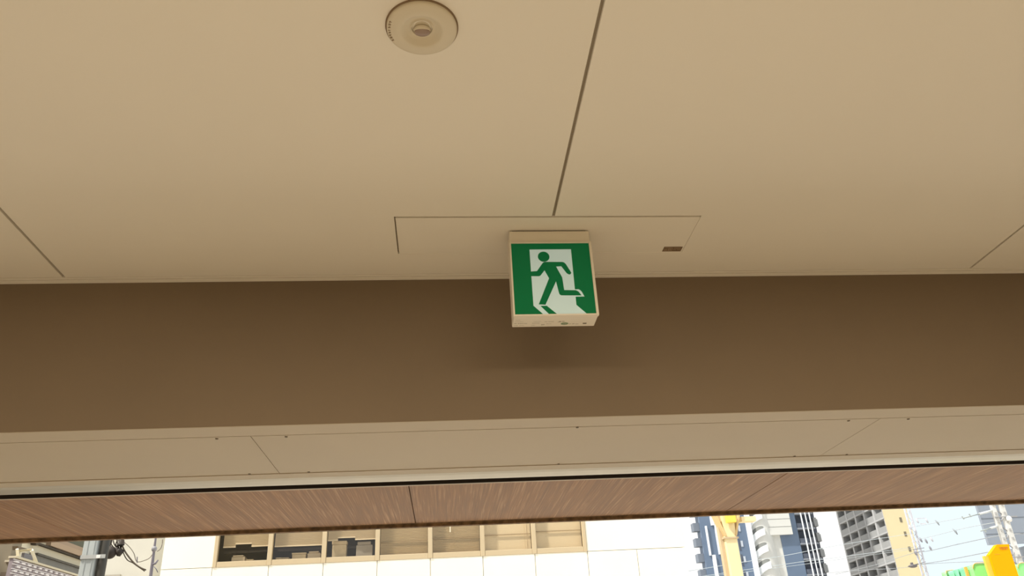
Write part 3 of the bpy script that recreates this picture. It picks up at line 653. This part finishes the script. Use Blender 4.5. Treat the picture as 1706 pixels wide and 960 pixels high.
p0, p1 = atY(1528, 864, Ym-.1), atY(1543, 863, Ym-.1); MB().box((p0.x, Ym-.1, p0.z-.02), (p1.x, Ym-.06, p0.z+.02)).box((p0.x+.1, Ym-.1, p0.z-.30), (p1.x-.1, Ym-.07, p0.z-.25)).build('top_frame', PM, M1)
tr = empty('pole_transformer', atY(1521, 943, 39.75), 'dark transformer cluster hung before the yellow end wall', 'transformer')
p = atY(1521, 943.5, 39.75); MB().sphere(p, .20, (1.15, .7, .42), 16, 10).build('tank', DK, tr, smooth=True)
MB().tube([p+Vector((-.26, 0, -.02)), p+Vector((.32, 0, .09))], .03, 6).build('hanger', DK, tr)
MB().box((p.x-.08, p.y-.05, p.z+.05), (p.x+.02, p.y+.05, p.z+.17)).build('terminal', DK, tr)
Yn = 26.0
xa_, xb_ = atY(1668.5, 890, Yn).x, atY(1683.5, 890, Yn).x
M2 = empty('trussed_mast', ((xa_+xb_)/2, Yn, -.12), 'cream grey trussed railway mast standing before the slate building', 'mast')
for xx, wd in ((xa_, .075), (xb_, .085)): B((xx-wd, Yn-.05, -.12), (xx+wd, Yn+.05, 8)).build('mast_leg', PM2, M2)
z = 3.0; s = 0
while z < 7.6:
    MB().tube([(xa_ if s else xb_, Yn, z), (xb_ if s else xa_, Yn, z+.28)], .022, 4).build('lattice_brace', mat('brace_grey', (.30, .30, .31), .6), M2)
    for xx in (xa_, xb_):
        B((xx-.035, Yn-.075, z+.06), (xx+.03, Yn-.051, z+.13)).build('cleat', mat('cleat_grey', (.38, .38, .38), .6), M2)
    z += .28; s = 1-s
p = atY(1677.5, 866, Yn); MB().sphere((p.x, Yn-.12, p.z), .095, (1, .8, 1.1), 14, 10).build('lamp_cover', mat('lamp_white', (.8, .8, .78), .4), M2, smooth=True)
arm = mat('arm_pale', (.68, .72, .72), .45)
for (a, b) in (((1653, 851), (1605, 863.5)), ((1663, 876.5), (1634, 885))):
    P0, P1 = atY(*a, Yn), atY(*b, Yn-.4)
    MB().tube([P0, P0.lerp(P1, .45)], .036, 8).build('cantilever_arm', arm, M2, smooth=True)
    MB().tube([P0.lerp(P1, .45), P1], .022, 6).build('arm_end', mat('arm_dim', (.36, .40, .40), .5), M2, smooth=True)
for (x, y) in ((1616, 859), (1604, 863), (1641, 884.5)):
    p = atY(x, y, Yn-.2); MB().tube([p+Vector((-.02, 0, .05)), p-Vector((-.03, 0, .05))], .022, 8).build('insulator', mat('arm_dim', (.36, .40, .40), .5), M2)
for z in (atY(1690, 862, Yn).z, atY(1690, 930, Yn).z): B((xa_-.1, Yn-.09, z), (xb_+.4, Yn-.06, z+.03)).build('cross_bar', mat('brace_grey', (.30, .30, .31), .6), M2)

# -- overhead wires
WD = mat('wire_dim', (0.42, 0.46, 0.48), .5); WL = mat('wire_pale', (0.55, 0.62, 0.66), .4)
G = 'railway wires right of the pale lattice mast'
GW_ = 'railway overhead wires'
cable('overhead_wire', [(1530, 898), (1548, 895), (1606, 880.5), (1668, 869)], (39.9, 26.1), .012, 'faint wire rising rightward from the pale lattice mast, upper one', WD, GW_, 'wire')
cable('overhead_wire', [(1531, 920), (1550, 917.5), (1605, 905), (1666, 892.5), (1712, 889)], (39.9, 25.85), .018, 'wire from mid mast crossing the slate building', WIRE, GW_, 'wire')
cable('overhead_wire', [(1535, 940), (1575, 934), (1606, 928), (1642, 921), (1676, 915)], (39.9, 26.1), .018, 'low wire rising from the lattice mast to behind the orange pylon', WIRE, GW_, 'wire')
cable('overhead_wire', [(1535, 940.5), (1575, 938), (1640, 935.5), (1678, 934)], (39.9, 26.1), .014, 'nearly level wire just above the green tarpaulins', WIRE, GW_, 'wire')
cable('overhead_wire', [(1392, 957), (1425, 949.5), (1460, 941), (1500, 928.5), (1524, 921)], (47, 39.9), .012, 'wire crossing the yellow end wall toward the mast fittings', WIRE, GW_, 'wire')
cable('overhead_wire', [(1380, 955), (1400, 953), (1440, 950), (1495, 947), (1519, 944)], (47, 39.8), .011, 'low wire across the gridded block ending at the transformer', WIRE, GW_, 'wire')
cable('overhead_wire', [(1120, 956), (1173, 947.5), (1240, 936.5), (1310, 925.5), (1373, 913), (1450, 900), (1522, 889)], (27.9, 39.9), .011, 'long pale wire across the navy tower, uppermost', WL, GW_, 'wire')
cable('overhead_wire', [(1120, 968), (1240, 950), (1310, 940), (1345, 935), (1380, 931), (1522, 912)], (27.9, 39.9), .011, 'pale wire across the navy tower, second from top', WL, GW_, 'wire')
cable('overhead_wire', [(1120, 970), (1180, 961), (1240, 953.5), (1312, 944), (1350, 939), (1522, 915)], (27.95, 39.95), .008, 'thin pale wire across the navy tower, lowest', WL, GW_, 'wire')
cable('overhead_wire', [(1527, 877), (1563, 870.5), (1600, 863.5), (1606, 862)], (39.9, 25.6+8.0), .012, 'short wire from the upper insulator to the cantilever arm', WD, GW_, 'wire')
for (x, y, Yi) in ((1562, 871, 37.1), (1592, 886, 33.5)):
    p = atY(x, y, Yi); o = MB().tube([p+Vector((-.10, 0, .13)), p, p+Vector((.05, 0, -.13))], [.02, .045, .02], 8).build('wire_insulator', WIRE, None, smooth=True)
    tag(o, 'dark slanted wire insulator in the pale sky, %s one' % ('upper' if y < 880 else 'lower'), 'insulator', 'insulators on the railway wires')

# -- orange pylon and green tarpaulins
YO = 16.0
OR = mat('orange_paint', (0.86, 0.37, 0.0), .6, spec=.1); ORL = mat('orange_edge', (0.85, 0.50, 0.06), .5); ORT = mat('dark_orange_print', (0.50, 0.19, 0.01), .6)
py = empty('orange_pylon', (atY(1675, 930, YO).x, YO+.2, -.12), 'bright orange pylon with chamfered top and small dark lettering', 'pylon')
tl, tr_, rr_, lf = atY(1661, 907.5, YO), atY(1681, 907, YO), atY(1686.5, 914, YO), atY(1650.5, 924.5, YO)
xl = atY(1652, 935, YO).x; xr = atY(1689, 935, YO).x
poly = [(tl.x, YO, tl.z), (tr_.x, YO, tr_.z), (xr, YO, rr_.z), (xr, YO, -.12), (xl, YO, -.12), (xl, YO, lf.z)]
MB().prism(poly, (0, .12, 0)).build('body', OR, py)
z1_ = atY(1645, 926, YO).z
MB().prism([(xl-.002, YO+.05, lf.z-.02), (xl-.10, YO+.05, z1_), (xl-.10, YO+.05, -.12), (xl-.002, YO+.05, -.12)], (0, .06, 0)).build('side_fin', ORL, py)
zt_ = atY(1671, 916, YO).z
lt = MB(); x = atY(1664.5, 913, YO).x; ht = .05
for gl in ('T', 'O', 'G', 'A', 'T'):
    wd = .032
    if gl == 'T': lt.box((x, YO-.006, zt_+ht-.012), (x+wd, YO, zt_+ht)).box((x+wd/2-.005, YO-.006, zt_), (x+wd/2+.005, YO, zt_+ht-.012))
    elif gl == 'O': lt.box((x, YO-.006, zt_), (x+.009, YO, zt_+ht)).box((x+wd-.009, YO-.006, zt_), (x+wd, YO, zt_+ht)).box((x+.009, YO-.006, zt_), (x+wd-.009, YO, zt_+.010)).box((x+.009, YO-.006, zt_+ht-.010), (x+wd-.009, YO, zt_+ht))
    elif gl == 'G': lt.box((x, YO-.006, zt_), (x+.009, YO, zt_+ht)).box((x+.009, YO-.006, zt_), (x+wd, YO, zt_+.010)).box((x+wd-.009, YO-.006, zt_+.010), (x+wd, YO, zt_+.025)).box((x+.009, YO-.006, zt_+ht-.010), (x+wd, YO, zt_+ht))
    else: lt.box((x, YO-.006, zt_), (x+.009, YO, zt_+ht)).box((x+wd-.009, YO-.006, zt_), (x+wd, YO, zt_+ht)).box((x+.009, YO-.006, zt_+ht-.010), (x+wd-.009, YO, zt_+ht)).box((x+.009, YO-.006, zt_+.02), (x+wd-.009, YO, zt_+.03))
    x += wd+.007
lt.build('lettering', ORT, py)
q = atY(1657, 924.5, YO); lt = MB()
for i in range(6): lt.box((q.x+i*.019, YO-.004, q.z), (q.x+i*.019+.012, YO, q.z+.013))
lt.build('small_lettering', mat('faint_print', (.80, .36, .01), .6), py)
LGN = mat('light_green_tarp', (0.28, 0.86, 0.27), .5); TEAL = mat('teal_green_tarp', (0.22, 0.62, 0.38), .55, var=.12, vscale=6); OCH = mat('ochre_edge', (.66, .40, .08), .6)
def tarp(name, x0, x1, ytop, lab, m, Y, fold=0, sl=0.0, edge=True):
    t = empty(name, (atY((x0+x1)/2, 950, Y).x, Y, -.12), lab, 'tarpaulin', 'green tarpaulins beside the orange pylon')
    A0, A1 = atY(x0, ytop+12, Y).x, atY(x1, ytop+12, Y).x; zt = atY((x0+x1)/2, ytop, Y).z
    n = 24; r = min(.12, (A1-A0)/3); top = []
    for k in range(n+1):
        u = k/n; xx = A0+(A1-A0)*u; e = min(u, 1-u)*(A1-A0)
        dz = -(r-math.sqrt(max(0, r*r-(r-e)**2))) if e < r else 0
        top.append((xx, Y+(.05*math.sin(u*math.pi*2*fold) if fold else 0), zt+dz*(.9)+sl*(u-.5)))
    mb = MB(); a = [mb.bm.verts.new(p) for p in top]; b = [mb.bm.verts.new((p[0], p[1], -.12)) for p in top]
    a2 = [mb.bm.verts.new((p[0], p[1]+.18, p[2])) for p in top]; b2 = [mb.bm.verts.new((p[0], p[1]+.18, -.12)) for p in top]
    for i in range(n):
        mb.bm.faces.new((a[i], a[i+1], b[i+1], b[i])); mb.bm.faces.new((a2[i+1], a2[i], b2[i], b2[i+1])); mb.bm.faces.new((a[i+1], a[i], a2[i], a2[i+1]))
    mb.bm.faces.new((a[0], b[0], b2[0], a2[0])); mb.bm.faces.new((a[-1], a2[-1], b2[-1], b[-1]))
    mb.build('sheet', m, t)
    if edge: MB().tube([(p[0], p[1]-.01, p[2]+.012) for p in top], .008, 6).build('hem', OCH, t, smooth=True)
    return t
tarp('green_tarpaulin', 1622, 1650.5, 939, 'light green rounded tarpaulin left of the orange pylon', LGN, 16.5)
tarp('green_tarpaulin', 1697, 1730, 938.5, 'light green tarpaulin right of the orange pylon', LGN, 16.5)
tarp('green_tarpaulin', 1609, 1622.5, 943.5, 'teal folded tarpaulin between ochre pole and light green one', TEAL, 16.78, 2, .02, False)
tarp('green_tarpaulin', 1591, 1606.5, 948.5, 'teal folded tarpaulin left of the ochre pole', TEAL, 17.0, 2, .03, False)
tarp('green_tarpaulin', 1579, 1592, 951.5, 'lowest ragged green tarpaulin at the left end', mat('mid_green_tarp', (.30, .66, .30), .6, var=.2, vscale=9), 17.25, 1, .0, True)
q = atY(1608, 945, 16.65); tag(B((q.x-.02, 16.63, -.12), (q.x+.03, 16.68, q.z)).build('ochre_pole', OCH), 'thin ochre pole standing between two teal tarpaulins', 'pole')
